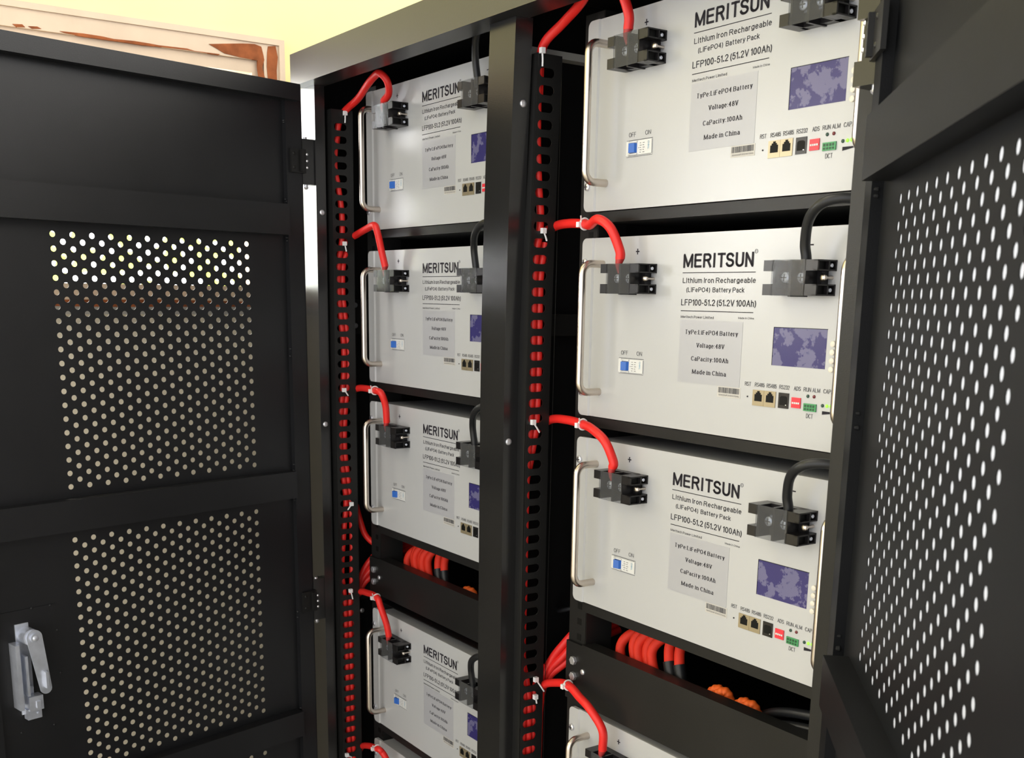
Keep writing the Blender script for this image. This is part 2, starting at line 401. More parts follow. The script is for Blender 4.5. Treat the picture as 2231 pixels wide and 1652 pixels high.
    text_into(m,'5B402MF2020070HN',.2530,.2838,.0452,.0469,-.0005,.13)
    m.build('bars', M['inkgrey'], bc)
    # printed lettering
    m = MB(); y = -.0003
    text_into(m,'MERITSUN',.1854,.2938,.1853,.2009,y,.205)
    m.box(.1850,.2976,y,y+.0001,.1794,.1802); m.box(.1849,.2977,y,y+.0001,.1369,.1377)
    m.build('brand_lettering', M['ink'], root)
    MB().box(.1019,.1083,y,y+.0001,.2047,.2061).box(.1043,.1059,y-.00005,y+.00005,.2020,.2088).build('plus_mark', M['ink'], root)
    MB().box(.3680,.3738,y,y+.0001,.2053,.2067).build('minus_mark', M['ink'], root)
    m = MB()
    text_into(m,'Lithium Iron Rechargeable',.1858,.2985,.1684,.1742,y,.165)
    text_into(m,'(LiFePO4)  Battery Pack',.1926,.2827,.1583,.1636,y,.165)
    text_into(m,'LFP100-51.2 (51.2V 100Ah)',.1848,.3008,.1433,.1504,y,.165)
    text_into(m,'Meritech Power Limited',.1855,.2386,.1291,.1320,y,.16)
    text_into(m,'Made in China',.2761,.2991,.1301,.1323,y,.14)
    m.build('type_lettering', mat('dark_grey_ink',(.035,.034,.04),.6,0,.2), root)
    m = MB(); y = -.0003
    for s_, a, b in (('RST',.2918,.3008),('RS485',.3064,.3204),('RS485',.3235,.3374),('RS232',.3412,.3554),('ADS',.3613,.3704),('RUN',.3741,.3840),('ALM',.3859,.3958),('CAPACITY',.3999,.4240)):
        text_into(m, s_, a, b, .0590, .0634, y, .13)
    text_into(m,'DCT',.3799,.3890,.0319,.0366,y,.12); text_into(m,'OFF',.0811,.0942,.0818,.0870,y,.12); text_into(m,'ON',.1103,.1202,.0819,.0870,y,.12)
    text_into(m,'R',.2960,.2976,.2005,.2024,y,.12)
    m.tube([(.2968+.0020*math.cos(a*math.pi/8),-.0003,.2014+.0021*math.sin(a*math.pi/8)) for a in range(17)], .0002, 5, 1, caps=False)
    m.build('port_lettering', M['inkgrey'], root)
    # ports
    for x in (.3046, .3211):
        m = MB().box(x,x+.0162,-.0008,.0006,.0386,.0556,.0002); m.mi = 1
        a = x+.0030; b = x+.0136
        m.prism([(a,.0436),(b,.0436),(b,.0510),(b-.0018,.0510),(b-.0018,.0528),(b-.0034,.0528),(b-.0034,.0546),(a+.0036,.0546),(a+.0036,.0528),(a+.0018,.0528),(a+.0018,.0510),(a,.0510)], (0,-.00095,0),(1,0,0),(0,0,1),(0,.0001,0))
        m.build('network_port', [M['port'], M['portdark']], root)
    m = MB().box(.3414,.3555,-.0008,.0006,.0391,.0553,.0002); m.mi = 1
    m.prism([(.3435,.0424),(.3536,.0424),(.3536,.0505),(.3515,.0520),(.3456,.0520),(.3435,.0505)], (0,-.00095,0),(1,0,0),(0,0,1),(0,.0001,0)); m.mi = 2
    m.box(.3516,.3530,-.0011,-.0009,.0424,.0432)
    m.build('serial_port', [M['plastic'], M['portdark'], M['bolt']], root)
    m = MB().box(.3597,.3718,-.0012,.0006,.0410,.0518,.0003); m.mi = 1
    for k in range(4): m.box(.3613+k*.0026,.3631+k*.0026,-.0020,-.0010,.0452,.0470)
    m.build('dip_switch', [M['redsw'], M['white']], root)
    m = MB().box(.3763,.3927,-.0014,.0006,.0392,.0470,.0003); m.mi = 1
    for k in range(4): m.box(.3776+k*.0036,.3800+k*.0036,-.0017,-.0013,.0402,.0422); m.box(.3776+k*.0036,.3800+k*.0036,-.0017,-.0013,.0432,.0458)
    m.build('plug_connector', [M['green'], M['greendark']], root)
    m = MB().cyl((.2968,0,.0474),(.2968,-.0006,.0474),.0009,10); m.build('reset_button', M['ink'], root)
    for x, z, k in ((.3806,.0545,'leddark'),(.3887,.0546,'ledred'),(.4003,.0464,'leddark'),(.4058,.0465,'ledgreen'),(.4109,.0466,'ledgreen'),(.4160,.0466,'ledgreen'),(.4211,.0466,'ledgreen')):
        o = MB().cyl((x,.0005,z),(x,-.0006,z),.0018,14).dome((x,-.0006,z),(0,-1,0),.0018,.0009,14,3).build('indicator_lamp', M[k], root)
        o['label'] = {'leddark':'unlit green lamp','ledred':'unlit red lamp','ledgreen':'lit green lamp'}[k]
    MB().prism([(.4003,.0373),(.4003,.0410),(.4230,.0405)], (0,-.0003,0),(1,0,0),(0,0,1),(0,.0001,0)).build('capacity_mark', M['ink'], root)
    for z in (.1088,.1005,.0920,.0835):
        MB().cyl((.4095,0,z),(.4095,-.0035,z),.0029,16).dome((.4095,-.0035,z),(0,-1,0),.0029,.0006,16,2).build('push_button', M['button'], root)
    return root

RX = [(0,0,.2558),(0,0,0),(0,0,-.2525),(0,0,-.6309)]
LX0, LY0 = -.6214, .0157
LXs = [(LX0,LY0,.2578),(LX0,LY0,-.0007),(LX0,LY0,-.2591),(LX0,LY0,-.6424),(LX0,LY0,-.9010)]
pack = make_pack()
kids = {}
for o in C.objects:
    if o.parent: kids.setdefault(o.parent, []).append(o)
rl = ['light grey battery pack, topmost in the right bay, its display covered in pale film',
      'light grey battery pack in the right bay, second from the top, below the topmost pack',
      'light grey battery pack in the right bay directly above the gap with red coiled cables',
      'light grey battery pack at the foot of the right bay, only its top corner showing']
ll = ['light grey battery pack, topmost in the left bay just under the cabinet top beam',
      'light grey battery pack in the left bay, second from the top',
      'light grey battery pack in the left bay directly above the gap with coiled red cables',
      'light grey battery pack in the left bay right below the black blanking panel',
      'light grey battery pack lowest in the left bay, barely showing at the picture bottom']
for i, p in enumerate(RX):
    o = pack if i == 0 else copy_tree(pack, kids)
    o.location = p; tag(o, rl[i], 'battery pack', 'battery packs in the right bay')
for i, p in enumerate(LXs):
    o = copy_tree(pack, kids); o.location = p; tag(o, ll[i], 'battery pack', 'battery packs in the left bay')

# ------------------------------------------------------------------ cabinet
cab = empty('battery_cabinet', (0,0,0)); tag(cab, 'black steel two-bay cabinet holding the stacked grey battery packs, both perforated doors open', 'cabinet')
ZF = -1.28
def bow(z):
    t = max(0.0, min(1.0, z/.49)); return -.0155*(1-t**1.6)
def bown(x,y,z): return (x+bow(z), y, z)
# top beam with returned lower lip
m = MB().box(-.690,.520,-.092,-.050,.488,.5385,.0025)
m.build('top_beam', mat('satin_black_steel',(.013,.013,.0135),.31,0,.9,.05,500,.1,9), cab)
MB().box(-.712,.500,-.050,.78,.530,.5385,.001).build('roof_panel', M['black'], cab)
def post(name, xa, xb, depth, fn=None):
    m = MB().box(xa,xb,-.070,-.070+depth,ZF,.489,.0022,24)
    if fn: m.xf(fn)
    return m.build(name, M['gloss'], cab)
post('center_post', -.1165,-.0585,.026, bown)
post('corner_post', -.712,-.645,.018, lambda x,y,z:(x-.004*(1-max(0,min(1,z/.45))),y,z))
_p = post('corner_post', .4715,.500,.026); _p.data.materials[0] = M['black']
for (x, y, z, px) in ((-.0585,-.0545,.388,0),(-.0585,-.0620,-.0414,0),(-.645,-.0600,.285,1),(-.645,-.0614,-.0765,1)):
    xx = x+(bow(z) if px == 0 else -.004*(1-max(0,min(1,z/.45))))
    MB().cyl((xx-.001,y,z),(xx+.0016,y,z),.0046,16).dome((xx+.0016,y,z),(1,0,0),.0046,.0016,16,3).build('post_screw', M['bolt'], cab)

# perforated cable duct plates
def duct(xs, y0, y1, flx, zt, zslot, s0, s1, yfn):
    t = .0014; m = MB(); T = bmesh.new()
    zlow = -.80; n = int((zslot-zlow)/.0208)
    def quad(a,b,c,d):
        vs=[T.verts.new(p) for p in (a,b,c,d)]; T.faces.new(vs)
    h = .0058
    def rect(ya,yb,za,zb):
        for x in (xs, xs-t): quad((x,ya,za),(x,yb,za),(x,yb,zb),(x,ya,zb))
    rect(y0,y1,zslot+.0104,zt); rect(y0,y1,zslot-(n+.5)*.0208,ZF)
    for k in range(n+1):
        zc = zslot-k*.0208; za, zb = zc-.0104, zc+.0104
        rect(y0,s0,za,zb); rect(s1,y1,za,zb)
        arc = []
        for i in range(9): a = math.pi/2+math.pi*i/8; arc.append((s0+h+h*math.cos(a), zc+h*math.sin(a)))
        for i in range(9): a = -math.pi/2+math.pi*i/8; arc.append((s1-h+h*math.cos(a), zc+h*math.sin(a)))
        # upper half polygon and lower half polygon around slot
        ym = (s0+s1)/2
        L = arc[:9]; R = arc[9:]
        for x in (xs, xs-t):
            f = [(s0,zb)]+[(s1,zb)]+[(s1,zc)]+R[5:][:]  # right upper arc going up
            up = [(s0,zb),(s1,zb),(s1,zc)]+R[5:]+L[:4]+[(s0,zc)]
            lo = [(s0,za),(s1,za),(s1,zc)]+R[:4][::-1]+L[5:][::-1]+[(s0,zc)]
            T.faces.new([T.verts.new((x,a,b)) for a,b in up]); T.faces.new([T.verts.new((x,a,b)) for a,b in lo])
        N = len(arc)
        for i in range(N):
            a, b = arc[i], arc[(i+1)%N]; quad((xs,a[0],a[1]),(xs,b[0],b[1]),(xs-t,b[0],b[1]),(xs-t,a[0],a[1]))
    quad((xs,y1,ZF),(xs-t,y1,ZF),(xs-t,y1,zt),(xs,y1,zt)); quad((xs,y0,zt),(xs,y1,zt),(xs-t,y1,zt),(xs-t,y0,zt))
    m.merge(T)
    m.box(flx, xs, y0-.0012, y0, ZF, zt, 0, 60)
    m.box(xs-.0012, xs+.0006, y0-.0012, y0+.0006, ZF, zt, .0003, 60)
    m.xf(lambda x,y,z:(x, y+yfn(z), z))
    return m.build('slotted_duct_plate', M['black'], cab)
def ybow(z): return -.0085*(1-max(0,min(1,z/.45))**1.6)
duct(-.055,-.0375,.0000,-.082,.449,.4268,-.0345,-.0107, ybow)
duct(-.635,-.0440,-.0050,-.668,.452,.4244,-.0400,-.0165, lambda z:-.002*(1-max(0,min(1,z/.45))))

# rails
def rail(x0, fx, y, name='rack_rail'):
    m = MB(); xa, xb = x0, x0+.0365
    m.box(xa, xb, y, y+.0018, ZF, .49); m.box(fx-.0009, fx+.0009, y, y+.045, ZF, .49, .0004)
    m.mi = 1
    hx = (xa+xb)/2+.004
    z = -1.0
    while z < .47:
        m.box(hx-.0045, hx+.0045, y-.0003, y+.0001, z, z+.009); z += .02223
    return m.build(name, [M['black'], M['plastic2']], cab)
rail(-.0140,.0225,.0045); rail(.4600,.4600,.0045)
rail(LX0-.0140,LX0+.0225,LY0+.0045); rail(LX0+.4600,LX0+.4600,LY0+.0045)
# shelves below packs
for (x, y, z) in RX[:4]+LXs[:4]:
    MB().box(x+.0232, x+PW-.0232, y+.0012, y+.40, z-.0140, z-.0012, .0008).build('shelf', M['black'], cab)
# blanking panels with bracket and bolts
for (x, y, za, zb, zz) in ((0,0,-.3985,-.3130,0),(LX0,LY0,-.3905,-.3215,-.0055)):
    m = MB().box(x-.0130, x+.0226, y-.0005, y+.0040, za, zb-.002, .0005)
    m.box(x+.0226, x+.4600, y-.0012, y+.0008, za, zb, .0005); m.box(x+.0226, x+.4600, y+.0008, y+.020, zb-.0015, zb)
    m.box(x+.4600, x+.4956, y-.0005, y+.0040, za, zb-.002, .0005)
    bp = m.build('blanking_panel', M['black'], cab)
    for (bx, bz) in ((.0055,-.3400+zz),(.0060,-.3625+zz)):
        bb = MB(); bb.prism([(.0062*math.cos(math.pi/3*k), .0062*math.sin(math.pi/3*k)) for k in range(6)], (x+bx, y-.0005, bz),(1,0,0),(0,0,1),(0,-.0042,0))
        bb.cyl((x+bx,y-.0047,bz),(x+bx,y-.0052,bz),.0046,16)
        bb.build('hex_bolt', M['bolt'], bp)
    MB().cyl((x+.0262,y-.0012,-.3510+zz),(x+.0262,y-.0026,-.3510+zz),.0040,16).dome((x+.0262,y-.0026,-.3510+zz),(0,-1,0),.0040,.0014,16,3).build('round_screw', M['bolt'], bp)
# black tray floors behind the blanking panels, carrying the coiled cables
for (x, y, z) in ((0,0,-.3985),(LX0,LY0,-.4040)):
    MB().box(x+.024, x+.458, y+.0012, y+.42, z, z+.0015).build('cable_tray', M['inside'], cab)
# body panels
MB().box(-.712,-.709,-.052,.78,ZF,.530).build('side_panel', M['inside'], cab)
MB().box(.4955,.4975,-.044,.78,ZF,.530).build('side_panel', M['inside'], cab)
MB().box(.4975,.500,-.044,.78,ZF,.530).build('added_bright_sheet', mat('pale_grey_sheet',(.42,.435,.46),.5,.1), cab)  # pale sheet added so the right door's holes look bright
MB().box(-.709,.505,.777,.78,ZF,.530).build('back_panel', M['inside'], cab)
MB().box(-.1105,-.1085,-.020,.777,ZF,.530).build('bay_divider', M['inside'], cab)
MB().box(-.709,.505,-.052,.777,ZF,ZF+.03).build('bottom_panel', M['black'], cab)
# depth braces between duct plate and rail
o = MB().box(-.1080,-.0900,-.028,.30,.4545,.4637,.0005).build('depth_brace', mat('bare_zinc_grey',(.42,.42,.40),.5), cab); o['label'] = 'light grey brace behind the duct plate'
MB().box(-.1080,-.0880,-.015,.30,.0980,.1272,.0008).build('depth_brace', M['black'], cab)
for z0 in (.110, -.385):
    MB().box(-.708,-.668,.004,.30,z0-.030,z0+.030,.0008).build('depth_brace', M['black'], cab)
for (y, z) in ((.010,.1309),(.010,.0948),(.014,-.4367)):
    MB().cyl((-.6685,y,z),(-.6655,y,z),.0045,14).dome((-.6655,y,z),(1,0,0),.0045,.0015,14,3).build('brace_screw', M['bolt'], cab)

# ------------------------------------------------------------------ doors
PB, PA = .0296, .02026
def perf_panel(m, s0, s1, zt, zbt, starts, g, t=.0007, r=.0042, rows=37):
    """perforated sheet in plane y=0 (front) and y=-g*t (back)"""
    T = bmesh.new(); yb = -g*t
    def quad(ps):
        for y in (0, yb): T.faces.new([T.verts.new((a,y,b)) for a,b in ps])
    def rect(a,b,c,d):
        if b-a > 1e-5 and d-c > 1e-5: quad([(a,c),(b,c),(b,d),(a,d)])
    xa, xb = -PB/2, 11.5*PB
    zcur = zt
    for st, nr in starts:
        top = st+PA/4; bot = st-(nr-1)*PA/2-PA/4
        rect(s0,s1,top,zcur); rect(s0,xa,bot,top); rect(xb,s1,bot,top); zcur = bot
        for k in range(nr):
            zc = st-k*PA/2; za, zb = zc-PA/4, zc+PA/4
            if k % 2: rect(xa,0,za,zb); rect(11*PB,xb,za,zb)
            for c in range(11 if k % 2 else 12):
                xc = (c+(.5 if k % 2 else 0))*PB
                n = 12
                arc = [(xc+r*math.cos(2*math.pi*i/n), zc+r*math.sin(2*math.pi*i/n)) for i in range(n)]
                A, B = xc-PB/2, xc+PB/2
                q = n//4
                quad([(B,zc),(B,zb),(xc,zb)]+[arc[i] for i in range(q,-1,-1)])
                quad([(xc,zb),(A,zb),(A,zc)]+[arc[i] for i in range(2*q,q-1,-1)])
                quad([(A,zc),(A,za),(xc,za)]+[arc[i] for i in range(3*q,2*q-1,-1)])
                quad([(xc,za),(B,za),(B,zc)]+[arc[i%n] for i in range(4*q,3*q-1,-1)])
                for i in range(n):
                    a, b = arc[i], arc[(i+1)%n]
                    T.faces.new([T.verts.new(p) for p in ((a[0],0,a[1]),(b[0],0,b[1]),(b[0],yb,b[1]),(a[0],yb,a[1]))])
    rect(s0,s1,zbt,zcur)
    m.merge(T)

def door(name_label, loc, rz, g, c_start, dm, parent):
    d = empty('cabinet_door', loc, rz, parent); d['label'] = name_label
    s0 = -.110; s1 = .500; zt, zb = .4840, -1.262
    Y = lambda a, b: (min(g*a, g*b), max(g*a, g*b))
    m = MB(); perf_panel(m, s0, s1, zt, zb, [(.2275,37),(-.2185,37),(-.6645,37)], g)
    p = m.build('perforated_sheet', dm, d, recalc=False)
    m = MB()
    m.box(s0,-.0775,*Y(0,.0095),zb,zt,.0012); m.box(s1-.040,s1,*Y(0,.0095),zb,zt,.0012)
    m.box(-.100,s1,*Y(.0,.022),.4585,zt,.0012); m.box(s0,s1,*Y(0,.022),zb,zb+.04,.0012)
    for (a, b) in ((.2450,.2940),(-.2005,-.1535),(-.6460,-.5985),(-1.092,-1.044)):
        m.box(c_start, s1-.03, *Y(0,.022), a, b, .0022)
    # folded hinge edge of the outer skin
    m.box(s0,s0+.0015,*Y(-.0012,.0095),zb,zt)
    # weld beads at stile joints
    rnd = random.Random(5)
    for z in (.42,.30,.24,.05,-.15,-.21,-.42,-.60):
        for k in range(3): m.dome((-.0775+rnd.uniform(-.001,.001), g*.004, z+rnd.uniform(-.008,.008)), (0,g,0), .0022, .004, 8, 2)
    m.build('door_frame', dm, d)
    return d
dl = door('black perforated door hinged on the left post, swung outward', (-.6335,-.2019,0), -1.3441, 1, -.0720, M['door'], cab)
dr = door('black perforated door hinged on the right post, swung toward the viewer', (.5950,-.1650,0), -.7484, -1, -.0500, mat('door_black_steel_shaded', (.0075,.008,.009), .45, 0, .10, .15, 900, .12, 10), cab)  # same door steel, darkened in colour and sheen to stand in for shade

# latch on the left door (local s, p, z)
def latch(d):
    m = MB()
    # pocket outline plate
    m.box(.364,.4585,0,.0012,-.500,-.310,.0006)
    for (s_, z_) in ((.372,-.3115),(.40,-.3105),(.364,-.352),(.364,-.42),(.380,-.4995),(.43,-.4985),(.4585,-.44)):
        m.dome((s_,.0012,z_),(0,1,0),.0022,.0012,8,2)
    m.build('latch_backing_plate', M['door'], d)
    m = MB()
    m.box(.3960,.4160,.0012,.0035,-.4700,-.3300,.0006)                     # base strip
    m.box(.4200,.4260,.0012,.0230,-.4560,-.3560,.0008); m.box(.4150,.4200,.0012,.0120,-.4560,-.3560,.0008)
    m.box(.4080,.4118,.0035,.0200,-.4380,-.3760,.0006)
    m.cyl((.4010,.0035,-.3480),(.4010,.0240,-.3480),.0125,24)
    m.box(.3900,.4110,.0035,.0200,-.4620,-.4400,.0010); m.box(.3920,.4130,.0035,.0160,-.4760,-.4600,.0010)
    m.box(.3950,.4010,.0200,.0225,-.4580,-.4480,.0010)
    m.cyl((.3975,.0160,-.4680),(.3975,.0180,-.4680),.0018,12)
    m.cyl((.4020,.0035,-.4300),(.4020,.0090,-.4300),.0040,14); m.cyl((.4040,.0035,-.3850),(.4040,.0090,-.3850),.0030,14)
    m.xf(lambda x,y,z:(x+.012,y,z)); body = m.build('latch', M['zinc'], d); body['label'] = 'bright zinc rotary latch'
    m = MB(); pts = []
    A, B, ra, rb = Vector((.3985,-.3480)), Vector((.3870,-.4290)), .0115, .0085
    ax = (A-B).normalized(); nx = Vector((ax.y,-ax.x))
    for k in range(13):
        t = math.pi*k/12; v = A+ (nx*math.cos(t)+ax*math.sin(t))*ra; pts.append((v.x,v.y))
    for k in range(13):
        t = math.pi*k/12; v = B+ (-nx*math.cos(t)-ax*math.sin(t))*rb; pts.append((v.x,v.y))
    m.prism(pts, (0,.0240,0),(1,0,0),(0,0,1),(0,.0030,0))
    m.cyl((.3985,.0270,-.3480),(.3985,.0310,-.3480),.0070,20); m.dome((.3985,.0310,-.3480),(0,1,0),.0045,.0022,16,3)
    m.box(.3858,.3895,.0270,.0345,-.4270,-.4020,.0012)
    m.xf(lambda x,y,z:(x+.012,y,z)); m.build('latch_lever', M['zinc'], body); 
latch(dl)

def hinge(d, g, z0, z1, post_side):
    zc = (z0+z1)/2; Y = lambda a,b:(min(g*a,g*b),max(g*a,g*b))
    m = MB()
    m.box(-.1140,-.0840 if g>0 else -.0640,*Y(.0095,.0140),zc-.0190,zc+.0190,.0008)       # leaf on door
    m.box(-.1080,-.1020,*Y(.0130,.0190),zc-.0170,zc+.0170,.0006)
    for k in (-1,1): m.dome((-.0900,g*.0140,zc+k*.011),(0,g,0),.0028,.0014,10,2)
    m.build('hinge_leaf', M['black'], d)
    m = MB()
    for k in (-1,0,1): m.dome((-.1120,g*.0200,zc+k*.0105),(0,g,0),.0022,.0018,10,2)
    m.cyl((-.1185,g*.0060,z0-.004),(-.1185,g*.0060,z1+.003),.0036,14); m.dome((-.1185,g*.0060,z0-.004),(0,0,-1),.0046,.004,12,3)
    m.build('hinge_pin', M['bolt'], d)
for z0, z1 in ((.329,.402),(-.4347,-.3580)):
    hinge(dl, 1, z0, z1, -1); hinge(dr, -1, z0, z1, 1)
    m = MB().box(-.6680,-.6500,-.0960,-.0705,z0,z1,.0012)
    for k in (.12,.88,.3,.7): m.box(-.6690,-.6650,-.0965,-.0900,z0+(z1-z0)*k-.001,z0+(z1-z0)*k+.001)
    m.build('hinge_block', M['gloss'], cab)
    zc=(z0+z1)/2
    m = MB().box(.4850,.5080,-.0960,-.0705,z0,z0+.020,.0012).box(.4850,.5080,-.0960,-.0705,z1-.020,z1,.0012).box(.4850,.5000,-.0860,-.0705,z0+.018,z1-.018,.001)
    m.build('hinge_block', M['gloss'], cab)

# ------------------------------------------------------------------ cables
def cable(name, pts, r, material, label, group, cat='cable', n=12, sub=7, rr=None):
    o = MB().tube(pts, r, n, sub, rr).build(name, material); tag(o, label, cat, group); return o
def red_lead(name, pts, label, dx, dy, z, narrow=True):
    o = MB().tube([(.0975+dx,-.021+dy,z+.1960)]+pts, .0058, 14, 8).build(name, M['red'])
    tag(o, label, 'cable', 'red leads from the plus terminals')
    # lead tail inside the terminal cover
    MB().tube([(.0975+dx,-.021+dy,z+.1975),(.0965+dx,-.0225+dy,z+.188),(.0990+dx,-.0215+dy,z+.1800)], .0055, 12, 4, lambda t:.0056-.0026*min(1,t*1.6)).build('lead_tail', mat('dark_red_sheath',(.45,.03,.03),.5), o)
    return o
gR = -.070
red_lead('red_cable',[(.0985,-.022,.468),(.0900,-.028,.4950),(.0791,-.035,.515),(.0538,-.035,.5187),(.0164,-.025,.4979),(-.0276,-.020,.4816),(-.0560,-.026,.4640),(-.0650,-.027,.445),(-.0660,-.028,.40)],
   'red power lead looping off the plus terminal of the topmost right-bay pack, cropped at top', 0, 0, .2558)
red_lead('red_cable',[(.0973,-.022,.2065),(.0859,-.028,.2321),(.0618,-.028,.2433),(.0360,-.020,.2383),(.0177,-.015,.2404),(-.0217,-.008,.2429),(-.0597,-.003,.2407),(-.0720,-.020,.225),(-.0720,-.026,.19)],
   'red power lead arching to the second pack down in the right bay', 0, 0, 0)
red_lead('red_cable',[(.0993,-.022,-.0482),(.0891,-.028,-.0243),(.0555,-.022,-.0127),(.0289,-.016,-.0099),(-.0131,-.010,-.0084),(-.0600,-.002,-.0133),(-.0740,-.016,-.030),(-.0750,-.024,-.06)],
   'red power lead curving to the right-bay pack above the coiled cables', 0, 0, -.2525)
red_lead('red_cable',[(.0990,-.024,-.4056),(.0765,-.028,-.3825),(.0484,-.024,-.3755),(.0206,-.020,-.3692),(-.0133,-.014,-.3761),(-.0628,-.005,-.3994),(-.0670,-.010,-.44)],
   'red power lead bending down over the lowest right-bay pack corner', 0, 0, -.6309)
red_lead('red_cable',[(-.5087,-.004,.464),(-.4990,-.012,.4800),(-.5080,-.020,.4920),(-.5250,-.020,.4905),(-.5500,-.020,.4810),(-.5946,-.015,.4656),(-.6390,-.018,.4505),(-.6470,-.026,.43),(-.6480,-.030,.40)],
   'red power lead peaking under the top beam beside the topmost left-bay pack', LX0, LY0, .2578)
red_lead('red_cable',[(-.5264,-.010,.2182),(-.5265,-.018,.2508),(-.5330,-.020,.2610),(-.5680,-.015,.2577),(-.6300,-.004,.2500),(-.6500,-.010,.2400),(-.6560,-.024,.21)],
   'red power lead with a sharp bend above the second left-bay pack', LX0, LY0, -.0007)
red_lead('red_cable',[(-.5190,-.010,-.0351),(-.5184,-.018,-.0138),(-.5327,-.020,-.0102),(-.5733,-.012,-.0104),(-.6350,-.002,-.0140),(-.6540,-.012,-.0260),(-.6560,-.022,-.05)],
   'red power lead reaching the left-bay pack above the blanking panel', LX0, LY0, -.2591)
red_lead('red_cable',[(-.5239,-.010,-.4231),(-.5289,-.018,-.3933),(-.5386,-.020,-.3767),(-.5876,-.012,-.3809),(-.6500,-.002,-.3960),(-.6620,-.012,-.43)],
   'red power lead dropping past the left blanking panel to the pack below', LX0, LY0, -.6424)
red_lead('red_cable',[(-.5294,-.010,-.6841),(-.5358,-.015,-.6717),(-.5441,-.020,-.6663),(-.6021,-.012,-.6827),(-.6500,-.002,-.7080),(-.6600,-.012,-.75)],
   'red power lead arching at the very bottom of the left bay', LX0, LY0, -.9010)
# vertical leads behind the slotted plates
def vert(xs, prof, label, group, dyo=0):
    cable('red_cable', [(xs, y+dyo, z) for y, z in prof], .0052, M['red'], label, group)
RG = 'red leads running down behind the right duct plate'; LG = 'red leads running down behind the left duct plate'
vert(-.0640, [(-.0300,.435),(-.0310,.40),(-.0305,.34),(-.0270,.29),(-.0230,.245),(-.0310,.19),(-.0320,.13),(-.0320,.05),(-.0340,-.02),(-.0380,-.08),(-.0390,-.16),(-.0390,-.26),(-.0400,-.36),(-.0360,-.42),(-.0370,-.5),(-.0360,-.78)],
     'red lead nearest the front behind the right slotted plate', RG)
cable('red_cable', [(-.0645,-.0140,.22),(-.0645,-.0205,.18),(-.0645,-.0215,.13),(-.0645,-.0210,.05),(-.0645,-.0235,-.02),(-.0690,-.0285,-.07),(-.0760,-.0310,-.11),(-.0760,-.0310,-.18),(-.0760,-.0310,-.34),(-.0690,-.0285,-.385),(-.0645,-.0265,-.42),(-.0645,-.0260,-.5),(-.0645,-.0250,-.78)], .0052, M['red'],
     'second red lead from the front behind the right slotted plate', RG)
vert(-.0660, [(-.002,-.365),(-.0100,-.385),(-.0165,-.42),(-.0160,-.5),(-.0150,-.78)], 'red lead at the back edge low behind the right slotted plate', RG)
vert(-.0450-.600, [(-.0260,.440),(-.0290,.418),(-.0340,.39),(-.0355,.36),(-.0300,.33),(-.0240,.29),(-.0240,.245),(-.0320,.20),(-.0330,.15),(-.0290,.10),(-.0250,.06),(-.0260,.01),(-.0340,-.06),(-.0360,-.12),(-.0300,-.18),(-.0260,-.22),(-.0320,-.28),(-.0370,-.35),(-.0330,-.40),(-.0310,-.5),(-.0300,-.62),(-.0280,-.80)],
     'red lead weaving in the slots of the left slotted plate', LG)
vert(-.0460-.600, [(-.0100,.23),(-.0220,.20),(-.0240,.15),(-.0190,.10),(-.0150,.06),(-.0155,.01),(-.0240,-.06),(-.0260,-.12),(-.0200,-.18),(-.0160,-.22),(-.0140,-.30),(-.0170,-.38),(-.0210,-.42),(-.0210,-.5),(-.0200,-.62),(-.0180,-.80)],
     'second red lead beside it in the slots of the left slotted plate', LG)
vert(-.0500-.600, [(-.0060,-.36),(-.0120,-.41),(-.0120,-.5),(-.0110,-.62),(-.0090,-.80)], 'red lead farthest back in the lower slots of the left slotted plate', LG)
# bundles swinging out of the gap
for k, (zz, yy) in enumerate(((-.336,.018),(-.3455,.024),(-.3550,.017),(-.3645,.023),(-.3500,.034))):
    t = (zz+.336); q = k-2
    cable('red_cable', [(-.022,yy+.08,zz+.045),(-.030,yy+.020,zz+.028),(-.0445,yy,zz+.002),(-.0590,yy*.45,-.3600+t*.72),(-.0680,.001+.0016*q,-.3930+t*.25),(-.0690+.0016*q,-.001-.001*k,-.430),(-.0690+.0014*q,-.006,-.50),(-.0690+.0014*q,-.010,-.80)],
          .0056, M['red'], 'one of the thick red cables gathered beside the lower right blanking panel', 'red cable bundle in the right bay')
for k, (zz, yy) in enumerate(((-.3370,.030),(-.3470,.036),(-.3570,.029),(-.3680,.035),(-.3530,.046))):
    t = (zz+.337); q = k-2
    cable('red_cable', [(-.634,yy+.09,zz+.040),(-.641,yy+.022,zz+.026),(-.6550,yy,zz+.002),(-.6620,yy*.5,-.3600+t*.72),(-.6680,.008+.0016*q,-.3960+t*.25),(-.6720+.0014*q,-.001,-.44),(-.6700+.0014*q,-.012,-.80)],
          .0056, M['red'], 'one of the thick red cables gathered beside the left blanking panel', 'red cable bundle in the left bay')
cable('red_cable', [(-.680,.012,-.235),(-.6640,.012,-.2620),(-.6570,.022,-.2930),(-.640,.05,-.32)], .0056, M['red'], 'short red cable slanting down above the left cable bundle', None)
